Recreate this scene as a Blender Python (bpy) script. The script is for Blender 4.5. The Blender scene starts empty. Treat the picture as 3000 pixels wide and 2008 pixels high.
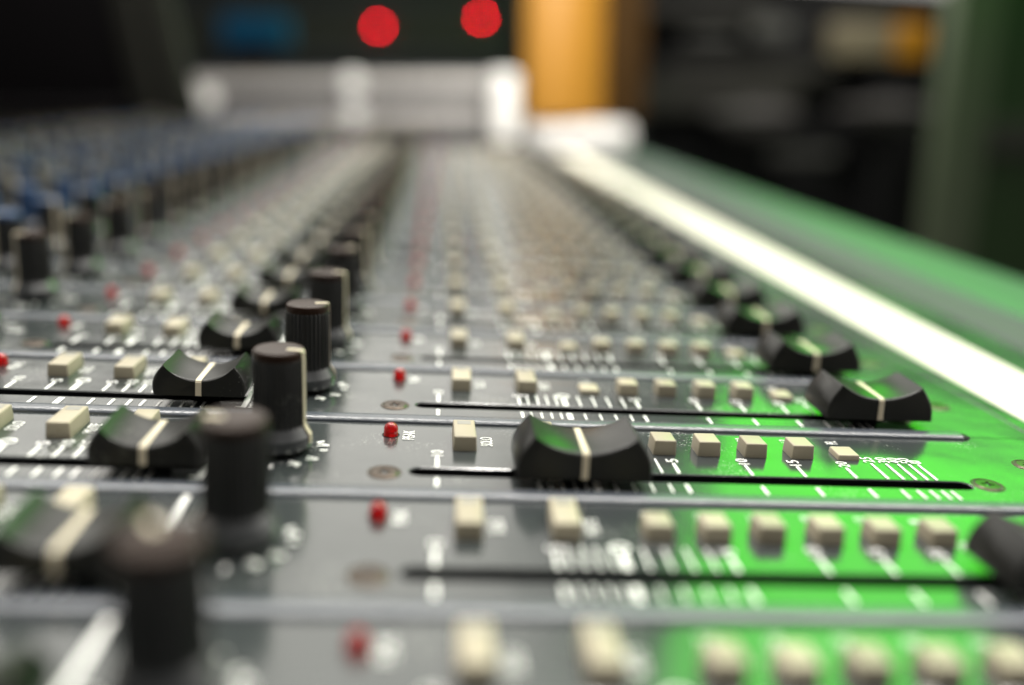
import bpy, bmesh, math, random
from mathutils import Vector, Matrix
random.seed(7)
U = 0.03                       # one channel pitch = 30 mm; every length below is in channel pitches
PI = math.pi
SC = bpy.context.scene
COL = SC.collection

# ------------------------------------------------------------------ materials
def mat(name, base=(.5, .5, .5), rough=.5, metal=0., spec=.5, noise=0., nscale=60., bump=0., bscale=400.,
        specks=0., emit=None, estr=0., trans=0., coat=0., rvar=0., tint=None, speck_col=(.45, .45, .42), sscale=170., rnd=0., wave=0.):
    m = bpy.data.materials.new(name); m.use_nodes = True
    nt = m.node_tree; N = nt.nodes; L = nt.links
    b = N['Principled BSDF']
    b.inputs['Base Color'].default_value = (*base, 1)
    b.inputs['Roughness'].default_value = rough
    b.inputs['Metallic'].default_value = metal
    b.inputs['Specular IOR Level'].default_value = spec
    b.inputs['Transmission Weight'].default_value = trans
    b.inputs['Coat Weight'].default_value = coat
    if emit:
        b.inputs['Emission Color'].default_value = (*emit, 1)
        b.inputs['Emission Strength'].default_value = estr
    tc = N.new('ShaderNodeTexCoord')
    # break up identical copies: offset the pattern by the object's own place
    oi = N.new('ShaderNodeObjectInfo')
    add = N.new('ShaderNodeVectorMath'); add.operation = 'ADD'
    L.new(tc.outputs['Object'], add.inputs[0]); L.new(oi.outputs['Location'], add.inputs[1])
    V = add.outputs[0]
    col = None
    if noise > 0:
        n = N.new('ShaderNodeTexNoise'); n.inputs['Scale'].default_value = nscale / U * .03
        n.inputs['Detail'].default_value = 6
        L.new(V, n.inputs['Vector'])
        mx = N.new('ShaderNodeMix'); mx.data_type = 'RGBA'
        a = tuple(max(0, c * (1 - noise)) for c in base); c2 = tuple(min(1, c * (1 + noise)) for c in (tint or base))
        mx.inputs['A'].default_value = (*a, 1); mx.inputs['B'].default_value = (*c2, 1)
        L.new(n.outputs['Fac'], mx.inputs['Factor'])
        col = mx.outputs['Result']
        if rvar > 0:
            mr = N.new('ShaderNodeMapRange')
            mr.inputs['From Min'].default_value = .3; mr.inputs['From Max'].default_value = .7
            mr.inputs['To Min'].default_value = max(.02, rough - rvar); mr.inputs['To Max'].default_value = rough + rvar
            L.new(n.outputs['Fac'], mr.inputs['Value']); L.new(mr.outputs[0], b.inputs['Roughness'])
    if specks > 0:              # fine dust and lint lying on the surface
        outs = None
        for sc, th in ((sscale * 14, .20), (sscale * 5, .12)):
            vo = N.new('ShaderNodeTexVoronoi'); vo.inputs['Scale'].default_value = sc
            L.new(V, vo.inputs['Vector'])
            nn = N.new('ShaderNodeTexNoise'); nn.inputs['Scale'].default_value = sscale * .45
            L.new(V, nn.inputs['Vector'])
            r = N.new('ShaderNodeMapRange'); r.inputs['From Min'].default_value = .45; r.inputs['From Max'].default_value = .72
            r.inputs['To Min'].default_value = 0.; r.inputs['To Max'].default_value = th * 1.6
            L.new(nn.outputs['Fac'], r.inputs['Value'])
            lt = N.new('ShaderNodeMath'); lt.operation = 'LESS_THAN'
            L.new(vo.outputs['Distance'], lt.inputs[0]); L.new(r.outputs[0], lt.inputs[1])
            if outs is None: outs = lt.outputs[0]
            else:
                mxx = N.new('ShaderNodeMath'); mxx.operation = 'MAXIMUM'
                L.new(outs, mxx.inputs[0]); L.new(lt.outputs[0], mxx.inputs[1]); outs = mxx.outputs[0]
        ml = N.new('ShaderNodeMath'); ml.operation = 'MULTIPLY'; ml.inputs[1].default_value = specks
        L.new(outs, ml.inputs[0])
        m2 = N.new('ShaderNodeMix'); m2.data_type = 'RGBA'
        if col: L.new(col, m2.inputs['A'])
        else: m2.inputs['A'].default_value = (*base, 1)
        m2.inputs['B'].default_value = (*speck_col, 1)
        L.new(ml.outputs[0], m2.inputs['Factor']); col = m2.outputs['Result']
    if rnd > 0 and col:         # each copy a little lighter or darker than the next
        mr_ = N.new('ShaderNodeMapRange'); mr_.inputs['To Min'].default_value = 1 - rnd; mr_.inputs['To Max'].default_value = 1 + rnd * .6
        L.new(oi.outputs['Random'], mr_.inputs['Value'])
        hs = N.new('ShaderNodeHueSaturation'); L.new(mr_.outputs[0], hs.inputs['Value']); L.new(col, hs.inputs['Color'])
        col = hs.outputs['Color']
    if col: L.new(col, b.inputs['Base Color'])
    if bump > 0:
        n2 = N.new('ShaderNodeTexNoise'); n2.inputs['Scale'].default_value = bscale * 10
        n2.inputs['Detail'].default_value = 3
        L.new(V, n2.inputs['Vector'])
        bp = N.new('ShaderNodeBump'); bp.inputs['Strength'].default_value = bump; bp.inputs['Distance'].default_value = .0001
        L.new(n2.outputs['Fac'], bp.inputs['Height']); L.new(bp.outputs[0], b.inputs['Normal'])
        if wave > 0:            # the sheet is not perfectly flat
            n3 = N.new('ShaderNodeTexNoise'); n3.inputs['Scale'].default_value = 55; n3.inputs['Detail'].default_value = 2
            L.new(V, n3.inputs['Vector'])
            b3 = N.new('ShaderNodeBump'); b3.inputs['Strength'].default_value = wave; b3.inputs['Distance'].default_value = .001
            L.new(n3.outputs['Fac'], b3.inputs['Height']); L.new(b3.outputs[0], bp.inputs['Normal'])
    return m

M = {}
M['panel'] = mat('satin_panel_paint', (.038, .044, .045), .18, spec=1., noise=.20, nscale=24, bump=.10, bscale=230, specks=.75, rvar=.055, wave=.28)
M['ridge'] = mat('ridge_paint', (.065, .075, .09), .27, spec=.85, noise=.15, nscale=60, bump=.6, bscale=300)
M['black'] = mat('black_plastic', (.012, .012, .012), .42, spec=.4, noise=.3, nscale=60, bump=.12, bscale=380, specks=.30, rvar=.05, speck_col=(.3, .3, .26), sscale=110)
M['cap'] = mat('cap_plastic', (.011, .011, .010), .34, spec=.36, noise=.3, nscale=40, bump=.10, bscale=420, specks=.25, rvar=.05, speck_col=(.3, .3, .26), sscale=110)
M['gloss'] = mat('gloss_black', (.024, .0125, .008), .25, spec=.12, noise=.2, nscale=40, rvar=.03)
M['skirt'] = mat('skirt_plastic', (.045, .047, .05), .27, spec=1., noise=.2, nscale=60, bump=.1, bscale=350)
M['void'] = mat('slot_black', (.004, .004, .005), .6, spec=.2, noise=.2)
M['print'] = mat('white_print', (.93, .93, .90), .45, spec=.5, noise=.04, nscale=90)
M['cream'] = mat('cream_line', (.66, .58, .43), .45, noise=.06, nscale=80)
M['button'] = mat('beige_button', (.355, .320, .240), .42, spec=.4, noise=.07, nscale=45, bump=.06, bscale=300, specks=.22, tint=(.46, .40, .29), speck_col=(.30, .24, .12), sscale=90, rnd=.14)
M['window'] = mat('smoked_window', (.26, .25, .22), .3, noise=.05)
M['led'] = mat('red_lens', (.75, .004, .006), .06, spec=.7, trans=.8, emit=(.9, .004, .004), estr=.07, noise=.05)  # faint emission imitates light passing through the unlit lens
M['steel'] = mat('screw_steel', (.085, .065, .05), .36, metal=.8, noise=.35, nscale=160, bump=.2, bscale=500, rvar=.1)
M['tape'] = mat('white_scribble_tape', (.78, .74, .68), .5, spec=.3, noise=.13, nscale=9, tint=(.80, .74, .64))
M['rest'] = mat('armrest_paint', (.050, .075, .066), .42, spec=.35, noise=.15, nscale=10, bump=.12, bscale=230)
M['blueknob'] = mat('blue_plastic', (.022, .060, .15), .35, noise=.15)
M['greyknob'] = mat('grey_plastic', (.075, .075, .07), .42, noise=.15)

# ------------------------------------------------------------------ mesh helpers
def finish(name, bm, m, parent=None, smooth=False, loc=(0, 0, 0), rot=None, sharp=35):
    for v in bm.verts: v.co *= U
    me = bpy.data.meshes.new(name)
    bmesh.ops.recalc_face_normals(bm, faces=bm.faces)
    if smooth:
        for f in bm.faces: f.smooth = True
        for e in bm.edges:
            if len(e.link_faces) == 2 and e.calc_face_angle(0) > math.radians(sharp): e.smooth = False
    bm.to_mesh(me); bm.free()
    ms = m if isinstance(m, (list, tuple)) else [m]
    for x in ms: me.materials.append(x)
    o = bpy.data.objects.new(name, me); COL.objects.link(o)
    o.location = Vector(loc) * U
    if rot: o.rotation_euler = rot
    if parent: o.parent = parent
    return o

def empty(name, loc=(0, 0, 0), rot=None):
    o = bpy.data.objects.new(name, None); COL.objects.link(o)
    o.empty_display_size = U
    o.location = Vector(loc) * U
    if rot: o.rotation_euler = rot
    return o

def tag(o, label=None, cat=None, group=None, kind=None):
    for k, v in (('label', label), ('category', cat), ('group', group), ('kind', kind)):
        if v: o[k] = v
    return o

def box(bm, x0, x1, y0, y1, z0, z1, bev=0., draft=0.):
    vs = []
    for z, d in ((z0, 0), (z1, draft)):
        for x, y in ((x0 + d, y0 + d), (x1 - d, y0 + d), (x1 - d, y1 - d), (x0 + d, y1 - d)):
            vs.append(bm.verts.new((x, y, z)))
    fs = [(0, 3, 2, 1), (4, 5, 6, 7), (0, 1, 5, 4), (1, 2, 6, 5), (2, 3, 7, 6), (3, 0, 4, 7)]
    faces = [bm.faces.new([vs[i] for i in f]) for f in fs]
    if bev > 0:
        es = list({e for f in faces for e in f.edges})
        bmesh.ops.bevel(bm, geom=es, offset=bev, segments=3, affect='EDGES', profile=.5)
    return faces

def lathe(bm, prof, n=48, cx=0, cy=0, mi=0, close=True, rfun=None):
    rings = []
    for k, (r, z) in enumerate(prof):
        if r < 1e-6: rings.append([bm.verts.new((cx, cy, z))]); continue
        ring = []
        for i in range(n):
            a = 2 * PI * i / n
            rr = r * (rfun(k, i) if rfun else 1)
            ring.append(bm.verts.new((cx + rr * math.cos(a), cy + rr * math.sin(a), z)))
        rings.append(ring)
    for a, b in zip(rings, rings[1:]):
        if len(a) == 1 and len(b) == 1: continue
        for i in range(n):
            j = (i + 1) % n
            if len(a) == 1: f = bm.faces.new((a[0], b[i], b[j]))
            elif len(b) == 1: f = bm.faces.new((a[i], a[j], b[0]))
            else: f = bm.faces.new((a[i], a[j], b[j], b[i]))
            f.material_index = mi
    return rings

_txt = {}
def text_geo(s):
    """outline of a word from the built-in font as flat triangles, normalised to a unit box"""
    if s in _txt: return _txt[s]
    cu = bpy.data.curves.new('t', 'FONT'); cu.body = s; cu.resolution_u = 3; cu.offset = .003
    o = bpy.data.objects.new('t', cu); COL.objects.link(o)
    dg = bpy.context.evaluated_depsgraph_get(); dg.update()
    me = o.evaluated_get(dg).to_mesh()
    vs = [(v.co.x, v.co.y) for v in me.vertices]; fs = [tuple(p.vertices) for p in me.polygons]
    o.evaluated_get(dg).to_mesh_clear()
    bpy.data.objects.remove(o); bpy.data.curves.remove(cu)
    x0 = min(v[0] for v in vs); x1 = max(v[0] for v in vs); y0 = min(v[1] for v in vs); y1 = max(v[1] for v in vs)
    _txt[s] = ([((x - x0) / (x1 - x0), (y - y0) / (y1 - y0)) for x, y in vs], fs)
    return _txt[s]

ZP = .0035                                     # height of the screen print above the paint
def text(bm, s, x0, x1, y0, y1, z=ZP):
    """letters stand towards -X and read along +Y, as the operator at the right sees them"""
    vs, fs = text_geo(s)
    nv = [bm.verts.new((x1 + (x0 - x1) * v, y0 + (y1 - y0) * u, z)) for u, v in vs]
    for f in fs:
        try: bm.faces.new([nv[i] for i in f])
        except ValueError: pass

def rect(bm, x0, x1, y0, y1, z=ZP):
    v = [bm.verts.new(p) for p in ((x0, y0, z), (x1, y0, z), (x1, y1, z), (x0, y1, z))]
    return bm.faces.new(v)

def stroke(bm, x0, y0, x1, y1, w, z=ZP):
    d = Vector((x1 - x0, y1 - y0)); d.normalize(); n = Vector((-d.y, d.x)) * (w / 2)
    bm.faces.new([bm.verts.new(p) for p in ((x0 - n.x, y0 - n.y, z), (x1 - n.x, y1 - n.y, z), (x1 + n.x, y1 + n.y, z), (x0 + n.x, y0 + n.y, z))])

# ------------------------------------------------------------------ the console
console = empty('mixing_console')
tag(console, 'large grey audio mixing console with rows of faders, beige buttons and black knobs', 'mixing console')

SEAM = .035
XL, XR = -9.6, 3.65
SLOT_R = (-.104, 2.83); SLOT_L = (-2.64, -1.02); SY0, SY1 = .260, .362

def slot_loop(x0, x1, y0, y1, n=6):
    r = (y1 - y0) / 2; cy = (y0 + y1) / 2; p = []
    for i in range(n + 1):
        a = -PI / 2 + PI * i / n; p.append((x1 - r + r * math.cos(a), cy + r * math.sin(a)))
    for i in range(n + 1):
        a = PI / 2 + PI * i / n; p.append((x0 + r + r * math.cos(a), cy + r * math.sin(a)))
    return p

def make_panel():
    bm = bmesh.new()
    y0, y1 = SEAM + .004, SEAM + .996
    outer = [bm.verts.new((x, y, 0)) for x, y in ((XL, y0), (XR, y0), (XR, y1), (XL, y1))]
    es = [bm.edges.new((outer[i], outer[(i + 1) % 4])) for i in range(4)]
    loops = []
    for (a, b) in (SLOT_R, SLOT_L):
        lp = [bm.verts.new((x, y, 0)) for x, y in slot_loop(a - .006, b + .006, SY0 - .006, SY1 + .006)]
        es += [bm.edges.new((lp[i], lp[(i + 1) % len(lp)])) for i in range(len(lp))]
        loops.append((lp, a, b))
    bmesh.ops.triangle_fill(bm, use_beauty=True, use_dissolve=False, edges=es)
    bad = [f for f in bm.faces if any(a < f.calc_center_median().x < b and SY0 < f.calc_center_median().y < SY1 and
                                     all(v in lp for v in f.verts) for lp, a, b in loops)]
    bmesh.ops.delete(bm, geom=bad, context='FACES_ONLY')
    for lp, a, b in loops:
        p1 = [bm.verts.new((x, y, -.006)) for x, y in slot_loop(a, b, SY0, SY1)]
        p2 = [bm.verts.new((x, y, -.055)) for x, y in slot_loop(a, b, SY0, SY1)]
        n = len(lp)
        for u, w in ((lp, p1), (p1, p2)):
            for i in range(n): bm.faces.new((u[i], u[(i + 1) % n], w[(i + 1) % n], w[i])).material_index = 1 if w is p2 else 0
    # folded-down edges of the sheet
    lo = [bm.verts.new((v.co.x, v.co.y, -.08)) for v in outer]
    for i in range(4): bm.faces.new((outer[i], outer[(i + 1) % 4], lo[(i + 1) % 4], lo[i]))
    return finish('channel_panel', bm, [M['panel'], M['void']], console)

TICKS_R = [(.033, .020, '10'), (.533, .017, '5'), (.587, .010, ''), (.649, .010, ''), (.709, .010, ''), (.767, .010, ''),
           (.818, .034, '0'), (.912, .010, ''), (1.005, .010, ''), (1.098, .010, ''), (1.192, .010, ''), (1.280, .017, '5'),
           (1.670, .016, '10'), (1.955, .016, '15'), (2.230, .016, '20'), (2.402, .014, '25'), (2.487, .014, '30'),
           (2.555, .014, '40'), (2.618, .014, '50'), (2.670, .014, '\u221e')]
TICKS_L = [(-2.500, .024, '10'), (-2.272, .020, '5'), (-2.124, .036, '0'), (-1.947, .018, '5'), (-1.834, .018, '10'), (-1.737, .018, '15'),
           (-1.661, .018, '20'), (-1.569, .014, '25'), (-1.500, .014, '30'), (-1.437, .014, '40'), (-1.373, .014, '50'), (-1.321, .014, '\u221e')]

PAN = (-.778, .545)
def make_print(parent):
    bm = bmesh.new()
    for T, big in ((TICKS_R, 1), (TICKS_L, 0)):
        for x, w, s in T:
            top = .50 if s else .555
            if s in ('25', '30', '40', '50', '\u221e') and T is TICKS_R: top = .575
            rect(bm, x - w / 2, x + w / 2, SY1 + .006, top)
            rect(bm, x - w / 2, x + w / 2, .130 if w < .03 else .125, SY0 - .030)
            if s:
                hw = .032 if w < .03 else .044
                yy = top + .012
                ln = .075 if len(s) == 2 else .045
                if w > .03: ln = .075
                text(bm, s, x - hw, x + hw, yy, yy + ln)
    text(bm, 'PEAK', -.157, -.093, .730, .862)
    text(bm, 'SOLO', .265, .331, .668, .795)
    text(bm, 'MUTE', .690, .755, .668, .810)
    text(bm, 'PEAK', -2.655, -2.59, .730, .862)
    text(bm, 'SOLO', -2.215, -2.150, .700, .825)
    text(bm, 'MUTE', -1.818, -1.757, .692, .825)
    for bx, s in ((1.005, '1-2'), (1.258, '3-4'), (1.508, '5-6'), (1.770, '7-8'), (2.028, 'L-R'), (2.298, 'PFL')):
        text(bm, s, bx - .034, bx + .034, .845, .895)
    # fader frame bracket of the small fader, and the word beside it
    rect(bm, -1.135, -1.073, .150, .170); rect(bm, -1.104, -1.073, .170, .965)
    text(bm, 'MIX B', -1.062, -1.030, .150, .335)
    # scale round the pan knob
    for k in range(11):
        a = math.radians(-60 - 30 * k + 0)
        c, s_ = math.cos(a), math.sin(a)
        stroke(bm, PAN[0] + .205 * c, PAN[1] + .205 * s_, PAN[0] + .245 * c, PAN[1] + .252 * s_, .017)
    for a in (-62, -35, 15):
        a = math.radians(a); c, s_ = math.cos(a), math.sin(a)
        cx, cy = PAN[0] + .222 * c, PAN[1] + .222 * s_
        rect(bm, cx - .030, cx + .030, cy - .006, cy + .006, ZP * 1.5); stroke(bm, cx - .028, cy + .034, cx + .03, cy + .008, .010, ZP * 1.5)
    # scales round the equaliser knobs
    for cx in KNOB_X[1:]:
        cx, cy = cx, .62
        for k in range(9):
            a = math.radians(-140 + 35 * k)
            c, s_ = math.cos(a), math.sin(a)
            stroke(bm, cx + .205 * c, cy + .205 * s_, cx + .25 * c, cy + .25 * s_, .020)
        text(bm, 'HF', cx + .255, cx + .33, .58, .66); text(bm, '12', cx - .02, cx + .05, .28, .36)
    return finish('printed_scale', bm, M['print'], parent)

KNOB_X = [PAN[0], -3.25, -3.90, -4.55, -5.20, -5.90, -6.65, -7.45, -8.30, -9.15]

def make_ridge():
    bm = bmesh.new()
    n = 12; w = .058; h = .027; x0, x1 = XL, 3.165
    A, Bv = [], []
    for i in range(n + 1):
        a = PI * i / n
        y = -w * math.cos(a); z = h * math.sin(a) ** .85
        A.append(bm.verts.new((x0, y, z + .0005))); Bv.append(bm.verts.new((x1, y, z + .0005)))
    for i in range(n): bm.faces.new((A[i], A[i + 1], Bv[i + 1], Bv[i]))
    bm.faces.new(A); 
    r = finish('divider_ridge', bm, M['ridge'], console, smooth=True, sharp=80)
    bm = bmesh.new()
    prev = None
    for x, k in ((3.1655, 1), (3.19, .9), (3.215, .55), (3.235, .15)):
        ring = [bm.verts.new((x, -w * math.cos(PI * i / n) * k, h * math.sin(PI * i / n) ** .85 * k * .75 + .0006)) for i in range(n + 1)]
        if prev:
            for i in range(n): bm.faces.new((prev[i], prev[i + 1], ring[i + 1], ring[i]))
        else: bm.faces.new(ring)
        prev = ring
    finish('dark_end', bm, M['void'], r, smooth=True)  # black taper stands in for the shade inside the ridge's open end
    return r

def make_cap(L0=.665, L1=.50, zb=.062, zt=.268, zs=.192, name='fader_cap'):
    """saddle-topped fader cap: barrel ends, hollow top, bevelled rims; origin on the panel under its middle"""
    def outline(k, shrink, nt=20, ns=9):
        hb, ht = L0 / 2 - shrink, L1 / 2 - shrink
        z0, z1, zm = zb, zt - shrink * .8, zs - shrink * .8
        p = []
        R = (ht ** 2 + (z1 - zm) ** 2) / (2 * (z1 - zm))
        for i in range(ns):                         # left side going up, bulging outwards
            t = i / ns; bul = .030 * math.sin(PI * t)
            p.append((-(hb + (ht - hb) * t) - bul * .95, z0 + (z1 - z0) * t))
        for i in range(nt + 1):                     # hollow top
            x = -ht + 2 * ht * i / nt
            p.append((x, zm + R - math.sqrt(max(0, R * R - x * x))))
        for i in range(ns - 1, -1, -1):
            t = i / ns; bul = .030 * math.sin(PI * t)
            p.append(((hb + (ht - hb) * t) + bul * .95, z0 + (z1 - z0) * t))
        return p
    bm = bmesh.new()
    def yoff(z, s): return s * (.190 - .022 * (z - zb) / (zt - zb))
    secs = [(-1, .013, 0.), (-1, .004, .006), (-1, 0, .015), (1, 0, .015), (1, .004, .006), (1, .013, 0.)]
    rings = []
    for s, sh, iny in secs:
        rings.append([bm.verts.new((x, yoff(z, s) - s * iny, z)) for x, z in outline(0, sh)])
    n = len(rings[0])
    for a, b in zip(rings, rings[1:]):
        for i in range(n): bm.faces.new((a[i], a[(i + 1) % n], b[(i + 1) % n], b[i]))
    for ring in (rings[0], rings[-1]):              # end faces: slices from the hollow rim down to the straight foot
        es = [bm.edges.get((ring[i], ring[(i + 1) % n])) for i in range(n)]
        bmesh.ops.triangle_fill(bm, use_beauty=True, use_dissolve=True, edges=es, normal=(0, 1, 0))
    cap = finish(name, bm, M['cap'], console, smooth=True, sharp=28)
    bm = bmesh.new(); box(bm, -.075, .075, -.016, .016, -.12, zb + .004)
    finish('stem', bm, M['void'], cap)
    bm = bmesh.new(); w = .0165
    yf = lambda z: .1935 - .022 * (z - zb) / (zt - zb)
    za = zs - .0135
    path = [(-yf(zb + .002), zb + .002), (-yf(za), za), (-yf(za) + .007, zs - .0015), (-.156, zs + .0028), (.156, zs + .0028), (yf(za) - .007, zs - .0015), (yf(za), za), (yf(zb + .002), zb + .002)]
    pv = [(bm.verts.new((-w, y, z)), bm.verts.new((w, y, z))) for y, z in path]
    for a, b in zip(pv, pv[1:]): bm.faces.new((a[0], a[1], b[1], b[0]))
    pb = [(bm.verts.new((-w, y * .97, z - .006)), bm.verts.new((w, y * .97, z - .006))) for y, z in path]
    for k in range(len(path) - 1):
        for e in (0, 1): bm.faces.new((pv[k][e], pv[k + 1][e], pb[k + 1][e], pb[k][e]))
    finish('pointer_line', bm, M['cream'], cap)
    return cap

def make_knob(bodym, topm, name='rotary_knob', pa=-8):
    """fluted knob on a flared skirt; the pointer runs over the top, down the side and out on the skirt"""
    n = 192; ribs = 32; per = n // ribs
    prof = [(.150, .030), (.163, .038), (.166, .060), (.165, .098), (.158, .108), (.140, .138), (.1305, .152), (.127, .160), (.120, .168)]
    bm = bmesh.new(); lathe(bm, prof, 64)
    knob = finish(name, bm, M['skirt'], console, smooth=True, sharp=30)
    rf = lambda k, i: 1 - .055 * (abs((i % per) - per / 2) / (per / 2)) ** 1.2
    bm = bmesh.new()
    lathe(bm, [(.1345, .1365), (.1345, .150), (.134, .30), (.1325, .494), (.1275, .499)], n, rfun=lambda k, i: rf(k, i) if k < 4 else 1)
    finish('fluted_grip', bm, bodym, knob, smooth=True, sharp=25)
    bm = bmesh.new()
    lathe(bm, [(.1275, .499), (.1285, .504), (.1285, .530), (.1265, .538), (.122, .5425), (.112, .5430), (0, .5405)], 72)
    finish('top_disc', bm, topm, knob, smooth=True, sharp=50)
    bm = bmesh.new(); w = .0145
    path = [(.045, .5445), (.121, .5465), (.1312, .538), (.1335, .50), (.1385, .16), (.146, .142), (.170, .106), (.1705, .060)]
    inn = [(.045, .541), (.118, .541), (.126, .534), (.127, .50), (.130, .16), (.138, .138), (.160, .10), (.162, .060)]
    pv = [(bm.verts.new((r, -w, z)), bm.verts.new((r, w, z))) for r, z in path]
    pb = [(bm.verts.new((r, -w, z)), bm.verts.new((r, w, z))) for r, z in inn]
    for k in range(len(path) - 1):
        bm.faces.new((pv[k][0], pv[k][1], pv[k + 1][1], pv[k + 1][0]))
        for e in (0, 1): bm.faces.new((pv[k][e], pv[k + 1][e], pb[k + 1][e], pb[k][e]))
    bm.faces.new((pv[0][0], pv[0][1], pb[0][1], pb[0][0]))
    finish('pointer_line', bm, M['cream'], knob)
    bm = bmesh.new(); lathe(bm, [(.10, -.001), (.10, .034)], 24)
    finish('collar', bm, M['void'], knob, smooth=True)
    return knob

def make_button(long=True, h=.082):
    bm = bmesh.new()
    l = .272 if long else .148
    box(bm, -.0655, .0655, 0, l, -.03, h, bev=.0075, draft=.0065)
    b = finish('push_button', bm, M['button'], console, smooth=True, sharp=40)
    if long == 1:
        bm = bmesh.new(); box(bm, -.037, .037, .193, .247, h - .004, h + .0012, bev=.0008)
        finish('lens_window', bm, M['window'], b)
    return b

def make_led():
    bm = bmesh.new()
    lathe(bm, [(.0465, -.002), (.0475, .0015), (.0455, .0035), (.041, .001)], 32)
    led = finish('peak_led', bm, M['void'], console, smooth=True)
    bm = bmesh.new()
    pr = [(.0395, -.01), (.0393, .010), (.0385, .038)]
    for i in range(1, 8):
        a = PI / 2 * i / 7; pr.append((.0385 * math.cos(a), .038 + .035 * math.sin(a)))
    lathe(bm, pr, 32)
    finish('red_lens', bm, M['led'], led, smooth=True, sharp=80)
    return led

def make_screw():
    bm = bmesh.new()
    lathe(bm, [(.086, .0004), (.083, .0034), (.076, .0030), (.073, -.0010), (.070, .0016), (.062, .0058), (.040, .0070)], 40)
    s = finish('panel_screw', bm, M['steel'], console, smooth=True, sharp=20)
    # cross recess cut into the head
    bm = bmesh.new()
    ci = [bm.verts.new((.040 * math.cos(2 * PI * i / 40), .040 * math.sin(2 * PI * i / 40), .0070)) for i in range(40)]
    w, r = .0085, .034
    cr = [(w, r), (w, w), (r, w), (r, -w), (w, -w), (w, -r), (-w, -r), (-w, -w), (-r, -w), (-r, w), (-w, w), (-w, r)]
    cv = [bm.verts.new((x, y, .0070)) for x, y in cr]
    es = [bm.edges.new((ci[i], ci[(i + 1) % 40])) for i in range(40)] + [bm.edges.new((cv[i], cv[(i + 1) % 12])) for i in range(12)]
    bmesh.ops.triangle_fill(bm, use_beauty=True, edges=es)
    bmesh.ops.delete(bm, geom=[f for f in bm.faces if all(v in cv for v in f.verts)], context='FACES_ONLY')
    lo = [bm.verts.new((x * .55, y * .55, -.022)) for x, y in cr]
    for i in range(12): bm.faces.new((cv[i], cv[(i + 1) % 12], lo[(i + 1) % 12], lo[i]))
    bm.faces.new(lo)
    finish('cross_recess', bm, M['steel'], s)
    return s

def copy_tree(o, loc, rotz=None, parent=console):
    c = o.copy(); COL.objects.link(c); c.parent = parent
    c.location = Vector(loc) * U
    if rotz is not None: c.rotation_euler = (0, 0, rotz)
    for ch in kids[o.name]:
        d = ch.copy(); COL.objects.link(d); d.parent = c
    return c

J0, J1 = -1, 29                                # first and last channel strip built
protos = {}
protos['panel'] = make_panel(); protos['scale'] = make_print(protos['panel'])
protos['ridge'] = make_ridge()
protos['cap'] = make_cap(); protos['capL'] = make_cap(.505, .40, .075, .245, .165)
protos['knob'] = make_knob(M['black'], M['gloss'])
protos['knob_blue'] = make_knob(M['black'], M['blueknob'])
protos['knob_grey'] = make_knob(M['greyknob'], M['greyknob'])
protos['knob_allblue'] = make_knob(M['blueknob'], M['blueknob'])
protos['long'] = make_button(1); protos['plain'] = make_button(2); protos['short'] = make_button(0); protos['low'] = make_button(0, .034)
protos['led'] = make_led(); protos['screw'] = make_screw()
kids = {}
for o in list(COL.objects):
    if o.parent: kids.setdefault(o.parent.name, []).append(o)
for o in list(COL.objects): kids.setdefault(o.name, [])

CAM = Vector((0., -2.944, 1.844))
todo = []                                       # (kind of part, prototype, location, rotation, label)
for j in range(J0, J1 + 1):
    y = j - 1
    todo.append(('channel_panel', 'panel', (0, y, 0), None, None))
    todo.append(('divider_ridge', 'ridge', (0, y + SEAM, 0), None, None))
    capx = {1: 2.635, 2: .745}.get(j, 2.70 + (.0 if j < 4 else random.choice((0, 0, .01, -.02, 0))))
    todo.append(('fader_cap', 'cap', (capx, y + .31, 0), None, 'black fader cap pushed up near the 0 mark' if j == 2 else None))
    todo.append(('fader_cap', 'capL', (-1.33 + (random.uniform(-.02, .02) if j > 4 else 0), y + .31, 0), None, None))
    ang = {4: -12, 3: 12, 2: -14, 1: 176, 0: 120}.get(j, random.uniform(-30, 40))
    todo.append(('rotary_knob', 'knob', (PAN[0], y + PAN[1], 0), math.radians(ang), None))
    for i, kx in enumerate(KNOB_X[1:]):
        if j < 3: continue
        pk = ['knob', 'knob_blue', 'knob_allblue', 'knob_grey', 'knob_allblue', 'knob_blue', 'knob_grey', 'knob_blue', 'knob'][i]
        todo.append(('rotary_knob', pk, (kx, y + .62, 0), math.radians(random.uniform(-150, -20)), None))
    todo.append(('push_button', 'long', (.178, y + .595, 0), None, None))
    todo.append(('push_button', 'long', (.600, y + .600, 0), None, None))
    todo.append(('push_button', 'long', (-2.300, y + .615, 0), None, None))
    todo.append(('push_button', 'long', (-1.905, y + .615, 0), None, None))
    todo.append(('push_button', 'plain', (-1.525, y + .615, 0), None, None))
    for i, bx in enumerate((1.005, 1.258, 1.508, 1.770, 2.028, 2.298)):
        low = (i == 0 and j >= 3) or (i == 5 and j >= 2)
        todo.append(('push_button', 'low' if low else 'short', (bx, y + .613, 0), None, 'beige button latched down' if low else None))
    todo.append(('peak_led', 'led', (-.222, y + .798, 0), None, None))
    todo.append(('peak_led', 'led', (-2.720, y + .815, 0), None, None))
    todo.append(('panel_screw', 'screw', (-.225, y + .285, 0), random.uniform(0, 3), None))
    todo.append(('panel_screw', 'screw', (2.925, y + .325, 0), random.uniform(0, 3), None))
    todo.append(('panel_screw', 'screw', (3.335, y + .612, 0), random.uniform(0, 3), None))
    todo.append(('panel_screw', 'screw', (-2.735, y + .33, 0), random.uniform(0, 3), None))

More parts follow.
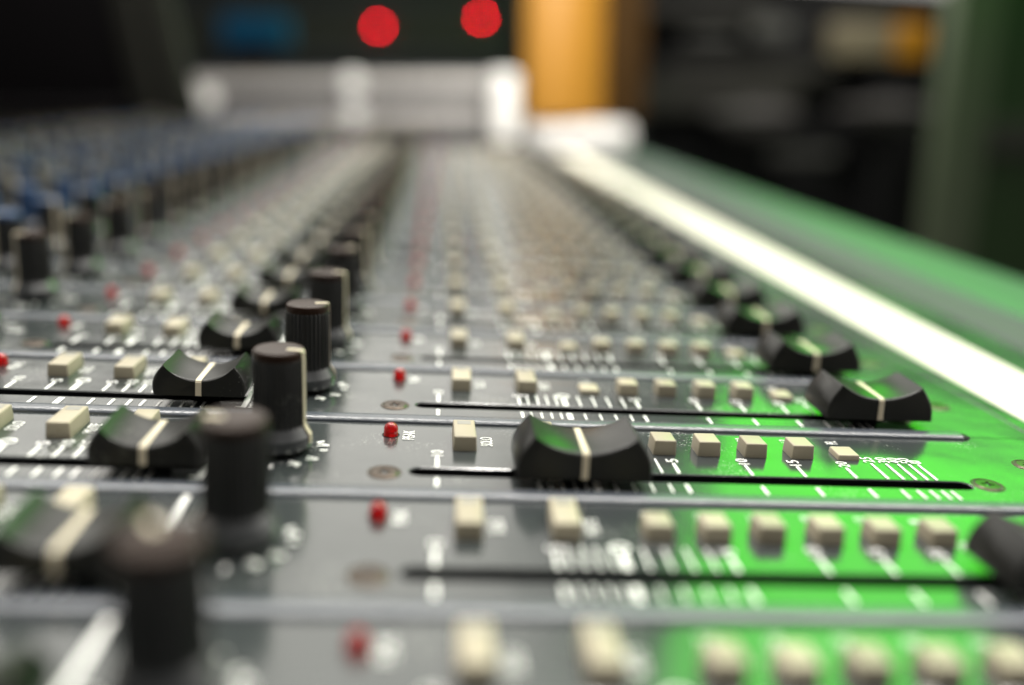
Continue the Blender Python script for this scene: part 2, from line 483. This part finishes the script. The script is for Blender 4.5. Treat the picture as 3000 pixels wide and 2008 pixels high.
def seen(p):                                    # rough camera-space test: outside the picture or not
    d = Vector(p) - CAM
    z = d.dot(Vector((.0833, .9614, -.2624)))
    if z < .4: return False
    x = d.dot(Vector((.9958, -.0703, .0588))) * 2690 / z; yy = d.dot(Vector((-.0381, .2662, .9632))) * 2690 / z
    return abs(x) < 1500 + 800 / z * 1 and abs(yy) < 1004 + 1200 / z
bykind = {}
for t in todo: bykind.setdefault(t[0], []).append(t)
for kname, lst in bykind.items():
    lst = [t for t in lst if t[0] in ('channel_panel', 'divider_ridge') or seen(t[2])]
    lst.sort(key=lambda t: (Vector(t[2]) - CAM).length)
    near, far = lst[:100], lst[100:]
    for _, pk, loc, rz, lab in near:
        c = copy_tree(protos[pk], loc, rz)
        if kname == 'push_button':
            c.rotation_euler = (random.uniform(-.012, .012), random.uniform(-.012, .012), random.uniform(-.015, .015))
            c.location += Vector((random.uniform(-.004, .004), random.uniform(-.004, .004), random.uniform(-.006, .003))) * U
        if lab: c['label'] = lab
    if far:                                     # the farthest ones beyond a hundred: one merged object
        vs, fs, mi, mats = [], [], [], []
        sm = []
        for _, pk, loc, rz, lab in far:
            Mx = Matrix.Translation(Vector(loc) * U) @ Matrix.Rotation(rz or 0, 4, 'Z')
            for src in [protos[pk]] + kids[protos[pk].name]:
                b = len(vs); me = src.data
                vs += [tuple(Mx @ v.co) for v in me.vertices]
                m0 = me.materials[0]
                if m0 not in mats: mats.append(m0)
                k = mats.index(m0)
                for p in me.polygons:
                    fs.append([b + i for i in p.vertices]); mi.append(k); sm.append(p.use_smooth)
        me = bpy.data.meshes.new(kname); me.from_pydata(vs, [], fs)
        for m0 in mats: me.materials.append(m0)
        me.polygons.foreach_set('material_index', mi); me.polygons.foreach_set('use_smooth', sm); me.update()
        o = bpy.data.objects.new(kname, me); COL.objects.link(o); o.parent = console
        o['kind'] = 'stuff'
gone = []
for k, p in protos.items():
    if k != 'scale': gone += kids[p.name] + [p]
for o in gone: bpy.data.objects.remove(o)

# body under the panels, tape strip, armrest
YE = 29.04; YS = -2.2
bm = bmesh.new(); box(bm, XL - .05, XR - .004, YS, YE, -3.2, -.16)
finish('chassis', bm, M['void'], console)
def extrude_y(name, prof, m, y0, y1, parent=console, smooth=True, sharp=40):
    bm = bmesh.new()
    A = [bm.verts.new((x, y0, z)) for x, z in prof]; Bv = [bm.verts.new((x, y1, z)) for x, z in prof]
    n = len(prof)
    for i in range(n): bm.faces.new((A[i], A[(i + 1) % n], Bv[(i + 1) % n], Bv[i]))
    bm.faces.new(A); bm.faces.new(list(reversed(Bv)))
    return finish(name, bm, m, parent, smooth=smooth, sharp=sharp)
extrude_y('front_rail', [(3.662, -.9), (3.662, -.010), (3.672, 0), (4.915, 0), (4.925, -.012), (4.925, -.9)], M['panel'], YS, YE)
extrude_y('scribble_strip', [(3.79, .0006), (3.79, .0055), (4.475, .0055), (4.475, .0006)], M['tape'], YS, YE - .4, smooth=False)
M['trim'] = mat('grey_rubber', (.065, .062, .072), .60, spec=.25, noise=.12, nscale=12, bump=.1)
extrude_y('edge_trim', [(4.94, -2.2), (4.94, -.03), (4.96, -.004), (4.99, .006), (5.36, .090), (5.39, .080), (5.39, -2.2)], M['trim'], YS, YE)
ap = [(5.40, -2.2), (5.40, .075), (5.43, .105), (5.50, .118)]
for i in range(11):
    a = PI / 2 * i / 10; ap.append((6.55 + .62 * math.sin(a), -.45 + .575 * math.cos(a)))
ap += [(7.17, -1.2), (6.9, -2.2)]
extrude_y('armrest', ap, M['rest'], YS, YE)

# ------------------------------------------------------------------ the room behind, all out of focus
TILT = (0, -math.radians(3.5), 0)              # the console slopes towards the operator; the room stands level
M['wall'] = mat('dark_wall', (.018, .018, .020), .8, noise=.3, nscale=3)
M['rackgrey'] = mat('rack_grey', (.045, .045, .052), .5, noise=.25, nscale=3)
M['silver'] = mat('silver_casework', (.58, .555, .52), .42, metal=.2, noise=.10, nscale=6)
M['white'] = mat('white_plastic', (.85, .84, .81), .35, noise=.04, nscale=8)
M['orange'] = mat('orange_paint', (.36, .165, .012), .5, noise=.12, nscale=2)
M['brown'] = mat('brown_side', (.04, .02, .005), .8, spec=.1, noise=.2, nscale=3)
M['screen'] = mat('dark_screen', (.003, .0025, .003), .5, spec=.1, noise=.2)
M['bezel'] = mat('bezel_plastic', (.016, .016, .013), .8, spec=.1, noise=.2, nscale=5)
M['blue'] = mat('blue_box', (.001, .12, .28), .6, spec=.2, noise=.2, nscale=3)
M['beige'] = mat('beige_cardboard', (.36, .31, .205), .6, noise=.1, nscale=3)
M['amber'] = mat('amber_plastic', (.75, .33, .01), .5, noise=.1, nscale=3)
M['greywrap'] = mat('grey_cloth', (.15, .14, .14), .8, noise=.25, nscale=4)
M['green_paint'] = mat('green_wall', (.040, .078, .028), .6, noise=.25, nscale=1)
M['green_pale'] = mat('green_post', (.15, .18, .115), .6, noise=.15, nscale=1)
M['shelf'] = mat('shelf_grey', (.075, .072, .064), .6, noise=.25, nscale=2)
M['redlamp'] = mat('red_lamp', (.8, .0, .02), .4, emit=(1, .0, .018), estr=42)
M['redlamp2'] = mat('red_lamp_bright', (.8, .0, .02), .4, emit=(1, .0, .018), estr=105)
M['floor'] = mat('dark_floor', (.02, .02, .02), .7, noise=.3, nscale=1)

def bobj(name, parts, m, parent=None, loc=(0, 0, 0), rot=None, bev=.05):
    bm = bmesh.new()
    for p in parts: box(bm, *p, bev=bev)
    return finish(name, bm, m, parent, smooth=True, loc=loc, rot=rot)

# silver unit across the far end
dev = empty('rack_unit', (-2.9, 29.3, .3), TILT)
tag(dev, 'blurred unit with two long silver rails and white glint discs across the console far end', 'rack unit')
bobj('case_body', [(-5.5, 5.5, .05, 3, .20, 1.86)], M['rackgrey'], dev)
bobj('lower_rail', [(-5.6, 5.55, -.05, .2, .27, .66)], M['silver'], dev, bev=.03)  # rails made thick and pale to carry the highlights of thin edges
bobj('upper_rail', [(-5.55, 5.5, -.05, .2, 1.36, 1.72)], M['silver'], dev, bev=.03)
bobj('foot_panel', [(1.4, 5.6, -.02, 2.5, -.75, .19)], M['rackgrey'], dev)
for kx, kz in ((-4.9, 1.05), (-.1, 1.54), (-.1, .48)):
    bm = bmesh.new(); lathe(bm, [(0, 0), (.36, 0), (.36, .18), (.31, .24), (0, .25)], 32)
    finish('glint_disc', bm, M['white'], dev, smooth=True, loc=(kx, -.06, kz), rot=(PI / 2, 0, 0))  # white discs added in place of small specular highlights on the unit
roll = empty('white_roll', (2.05, 28.9, .25), TILT)
tag(roll, 'bright white upright roll standing at the right end of the silver unit', 'roll')
bm = bmesh.new(); lathe(bm, [(0, 0), (.40, 0), (.45, .06), (.45, 2.15), (.40, 2.22), (.18, 2.24), (.16, 2.0), (0, 2.0)], 40)
finish('paper_body', bm, M['white'], roll, smooth=True)
# orange cabinet on its white stand
orc = empty('speaker_cabinet', (2.95, 31, .95), TILT)
tag(orc, 'tall orange cabinet with dark brown side standing on white base beyond the console', 'cabinet')
bm = bmesh.new()
fa = [(2.85 * i / 12, -.0 - .85 * math.sin(PI * min(1, .22 + .78 * i / 12)) + .85 * math.sin(PI * .22)) for i in range(13)]
A = [bm.verts.new((x, y - .25, 0)) for x, y in fa] + [bm.verts.new((2.85, .3, 0)), bm.verts.new((0, .3, 0))]
Bq = [bm.verts.new((v.co.x, v.co.y, 6.2)) for v in A]
for i in range(len(A)): bm.faces.new((A[i], A[(i + 1) % len(A)], Bq[(i + 1) % len(A)], Bq[i]))
bm.faces.new(A); bm.faces.new(Bq)
finish('front_face', bm, M['orange'], orc, smooth=True)
bobj('side_panel', [(2.87, 4.30, .06, 3.2, 0, 6.2)], M['brown'], orc)
bobj('back_body', [(.05, 2.85, .32, 3.2, 0, 6.2)], M['brown'], orc)
st = empty('white_stand', (3.1, 30.6, -.20), TILT)
tag(st, 'rounded white stand under the orange cabinet at the console corner', 'stand')
bobj('stand_block', [(0, 3.8, 0, 3.5, 0, 1.0)], M['white'], st, bev=.3)
bobj('stand_foot', [(.3, 3.5, .2, 3.3, -3, -.02)], M['rackgrey'], st, bev=.05)
# monitor at the left
mon = empty('computer_monitor', (-8.3, 24, .6), TILT)
tag(mon, 'large black switched-off screen with thick grey edge at the upper left', 'monitor')
bobj('screen_panel', [(-9.5, -.25, .1, .5, .35, 6.5)], M['screen'], mon)
bobj('bezel', [(-.24, .42, 0, .8, .1, 6.6)], M['bezel'], mon, bev=.12, rot=(0, -.13, 0))
bobj('bottom_bezel', [(-9.5, -.26, .0, .7, -.1, .34)], M['screen'], mon, bev=.05)
bobj('side_body', [(.44, 1.25, .35, 1.6, -.3, 6.3)], M['bezel'], mon, bev=.25, rot=(0, -.16, 0))
# racks and shelving
rk = empty('equipment_rack', (-19, 70, -20), TILT)
tag(rk, 'dark grey equipment rack behind the silver unit', 'rack')
bobj('rack_frame', [(-6, 25.2, .6, 8, 0, 36)], M['rackgrey'], rk, bev=.1)
for k in range(7):
    bobj('rack_module', [(-5, 24.5, .2, .58, 20 + k * 1.95, 20 + k * 1.95 + 1.8)], M['rackgrey'] if k % 2 else M['shelf'], rk, bev=.06)
bb = empty('storage_box', (-14.4, 60, 3.4), TILT)
tag(bb, 'blurred blue box standing high at the back left', 'box')
bobj('box_body', [(0, 4.3, 0, 2, .15, 2.05)], M['blue'], bb, bev=.3)
bobj('box_base', [(.8, 3.0, .1, 2, -1.0, .12)], M['brown'], bb, bev=.1)
for i, (x, z, r) in enumerate(((-5.05, 5.94, .16), (2.47, 7.05, .10))):
    l = empty('warning_lamp', (x, 69.0, z))
    tag(l, ['glowing red lamp, the larger and lower one, on the dark rack', 'glowing red lamp, smaller and nearer the orange cabinet'][i], 'lamp', 'red lamps on the dark rack')
    bm = bmesh.new(); bmesh.ops.create_uvsphere(bm, u_segments=20, v_segments=12, radius=r)
    finish('lamp_bulb', bm, M['redlamp2' if i else 'redlamp'], l, smooth=True)
    bm = bmesh.new(); lathe(bm, [(r * 1.3, -.25), (r * 1.3, 0), (r * 1.05, .02), (r * .9, -.02)], 24)
    finish('lamp_bezel', bm, M['void'], l, smooth=True, rot=(PI / 2, 0, 0))
sh = empty('storage_shelf', (17.9, 80, -20), TILT)
tag(sh, 'dark storage shelving with pale boards behind the green-lit armrest', 'shelf')
bobj('back_board', [(-2, 23, 3, 3.5, 0, 31)], M['wall'], sh)
bobj('upper_board', [(-1, 12, -.5, 3, 28.9, 29.9)], M['shelf'], sh)
bobj('middle_board', [(2.5, 18, -.5, 3, 23.8, 25.0)], M['shelf'], sh)
bobj('middle_front', [(0.5, 15, -.2, 3, 20.8, 23.7)], M['shelf'], sh)
bobj('upright', [(-.9, .6, -.3, 3, 0, 28.8)], M['rackgrey'], sh)
bobj('upright', [(22.2, 23.5, -.3, 3, 0, 28.8)], M['wall'], sh)
M['dimpale'] = mat('dim_pale_case', (.16, .16, .15), .5, noise=.3, nscale=4)
for x, z, w_, h_, k in ((20.5, 6.9, 4.2, .7, 'dim thin grey device lying on the upper left of the storage shelving'),
                        (26.0, 7.6, 3.6, 1.3, 'dim grey case standing mid shelf, left of the beige carton'),
                        (29.2, -2.6, 6.0, .8, 'faint low grey device under the cloth bundle')):
    q = bobj('shelf_device', [(0, w_, 0, 1.5, 0, h_)], M['dimpale'], None, loc=(x, 78.2, z), rot=TILT, bev=.12)
    tag(q, k, 'device')
def lump(name, mname, loc, s, label, cat):
    bm = bmesh.new(); bmesh.ops.create_icosphere(bm, subdivisions=3, radius=1)
    for v in bm.verts:
        k = 1 + .14 * math.sin(3 * v.co.x + 1) * math.cos(4 * v.co.y) + .1 * math.sin(5 * v.co.z)
        v.co = Vector((v.co.x * s[0], v.co.y * s[1], v.co.z * s[2])) * k
    o = finish(name, bm, M[mname], None, smooth=True, loc=loc, rot=TILT)
    return tag(o, label, cat)
bx = empty('beige_carton', (33.4, 78.5, 6.3), TILT)
tag(bx, 'pale beige carton beside the amber one on the shelf at upper right', 'box')
bobj('carton_body', [(0, 5.6, 0, 2, 0, 3.1)], M['beige'], bx, bev=.35)
ax = empty('amber_case', (39.2, 78.5, 6.5), TILT)
tag(ax, 'small amber yellow case at the right end of the shelf', 'case')
bobj('case_body', [(0, 3.0, 0, 2, 0, 3.2)], M['amber'], ax, bev=.35)
lump('cloth_bundle', 'greywrap', (27, 78.3, .9), (4.2, 1.5, 1.4), 'blurred grey bundle on the lower shelf behind the tape strip', 'bundle')
lump('cable_bundle', 'greywrap', (38.5, 78.3, 2.1), (4.6, 1.5, 1.1), 'dim dark grey bundle on the lower shelf, nearest the green wall', 'bundle')
gw = empty('green_partition', (36.2, 58, -22), TILT)
tag(gw, 'green painted partition with a paler post at the right edge', 'partition')
bobj('post', [(-1.3, 1.6, 0, 2, 0, 40)], M['green_pale'], gw, bev=.1)
bobj('wall_rail', [(1.7, 40, -.1, .36, 21.5, 24)], M['shelf'], gw, bev=.1)
bobj('wall_panel', [(1.62, 40, .4, 1.6, 0, 40)], M['green_paint'], gw, bev=.1)
# walls and floor of the room
bw = bobj('back_wall', [(-140, 140, 100, 102, -30, 15.2)], M['wall'], None, bev=0); tag(bw, kind='structure')
lw = bobj('side_wall', [(-60, -58, 20, 100, -30, 15)], M['wall'], None, bev=0); tag(lw, kind='structure')
fl = bobj('floor', [(-200, 200, -100, 140, -31, -30)], M['floor'], None, bev=0); tag(fl, kind='structure')

# ------------------------------------------------------------------ light
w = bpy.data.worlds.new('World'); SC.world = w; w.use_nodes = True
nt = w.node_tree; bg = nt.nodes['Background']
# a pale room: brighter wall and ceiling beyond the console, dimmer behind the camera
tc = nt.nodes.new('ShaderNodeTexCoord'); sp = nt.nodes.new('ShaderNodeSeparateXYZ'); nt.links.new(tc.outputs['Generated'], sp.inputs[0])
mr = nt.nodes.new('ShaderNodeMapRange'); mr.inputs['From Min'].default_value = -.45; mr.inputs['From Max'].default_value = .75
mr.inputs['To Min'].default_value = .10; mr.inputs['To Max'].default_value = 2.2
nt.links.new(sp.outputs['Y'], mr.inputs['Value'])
# added mask: world dimmed around the green lamp so its reflection stays saturated
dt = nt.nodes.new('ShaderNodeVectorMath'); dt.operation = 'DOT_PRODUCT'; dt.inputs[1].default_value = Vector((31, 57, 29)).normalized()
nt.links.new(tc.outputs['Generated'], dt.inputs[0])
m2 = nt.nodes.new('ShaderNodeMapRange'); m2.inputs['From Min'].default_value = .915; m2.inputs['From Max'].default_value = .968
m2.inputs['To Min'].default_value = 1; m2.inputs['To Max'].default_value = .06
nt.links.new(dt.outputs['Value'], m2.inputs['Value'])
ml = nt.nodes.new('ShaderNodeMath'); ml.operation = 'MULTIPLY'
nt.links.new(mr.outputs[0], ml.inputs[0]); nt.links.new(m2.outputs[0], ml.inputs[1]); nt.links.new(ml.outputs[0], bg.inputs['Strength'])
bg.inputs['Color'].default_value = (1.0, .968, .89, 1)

def area(name, loc, target, sx, sy, radiance, color):
    l = bpy.data.lights.new(name, 'AREA'); l.shape = 'RECTANGLE'
    l.size = sx * U; l.size_y = sy * U; l.color = color
    l.energy = radiance * PI * (sx * U) * (sy * U) 
    o = bpy.data.objects.new(name, l); COL.objects.link(o)
    o.location = Vector(loc) * U
    d = (Vector(target) - Vector(loc)).normalized()
    o.rotation_euler = d.to_track_quat('-Z', 'Y').to_euler()
    return o
area('green_lamp', (31.5, 55, 34), (1.5, 1, 0), 25, 30, 4.5, (.07, 1.0, .0))
area('ceiling_tube', (4, 12, 28), (2, 3, 0), 44, 2.6, 47., (1, .965, .91))
area('back_tube', (1, -7, 27), (1, 0, 0), 26, 1.5, 7., (1, .965, .91))
area('ceiling_spot', (2, -8, 24), (0, 3, 0), 1, 1, 420., (1, .965, .91))
area('far_fill', (3.5, 23.5, 7.2), (1.2, 29, 1), 8, 2, 27., (1, .96, .90))  # fill light added to brighten the silver unit, not a lamp of the room
area('shelf_fill', (27, 62, 22), (37, 79, 6), 5, 5, 30., (1, .97, .88))  # added fill, out of view, lifts the shelf items and partition

# ------------------------------------------------------------------ camera
cd = bpy.data.cameras.new('camera'); cam = bpy.data.objects.new('camera', cd); COL.objects.link(cam)
R = Matrix(((0.99579435, -0.03809142, -0.08332265), (-0.07025785, 0.26620403, -0.96135282), (0.05880012, 0.96316378, 0.26240824)))
cam.matrix_world = Matrix.Translation(CAM * U) @ R.to_4x4()
cd.sensor_width = 36; cd.lens = 2689.5 / 3000 * 36
cd.clip_start = .005; cd.clip_end = 60
cd.dof.use_dof = True; cd.dof.focus_distance = 5.12 * U
cd.dof.aperture_fstop = (cd.lens / 1000) / (.248 * U)
cd.dof.aperture_blades = 0
SC.camera = cam

SC.view_settings.view_transform = 'Standard'; SC.view_settings.look = 'None'
SC.view_settings.exposure = 0; SC.view_settings.gamma = 1; SC.view_settings.use_curve_mapping = False
SC.render.engine = 'CYCLES'
SC.cycles.use_denoising = True
SC.cycles.max_bounces = 6; SC.cycles.diffuse_bounces = 2; SC.cycles.glossy_bounces = 4; SC.cycles.transmission_bounces = 4
SC.cycles.caustics_reflective = False; SC.cycles.caustics_refractive = False
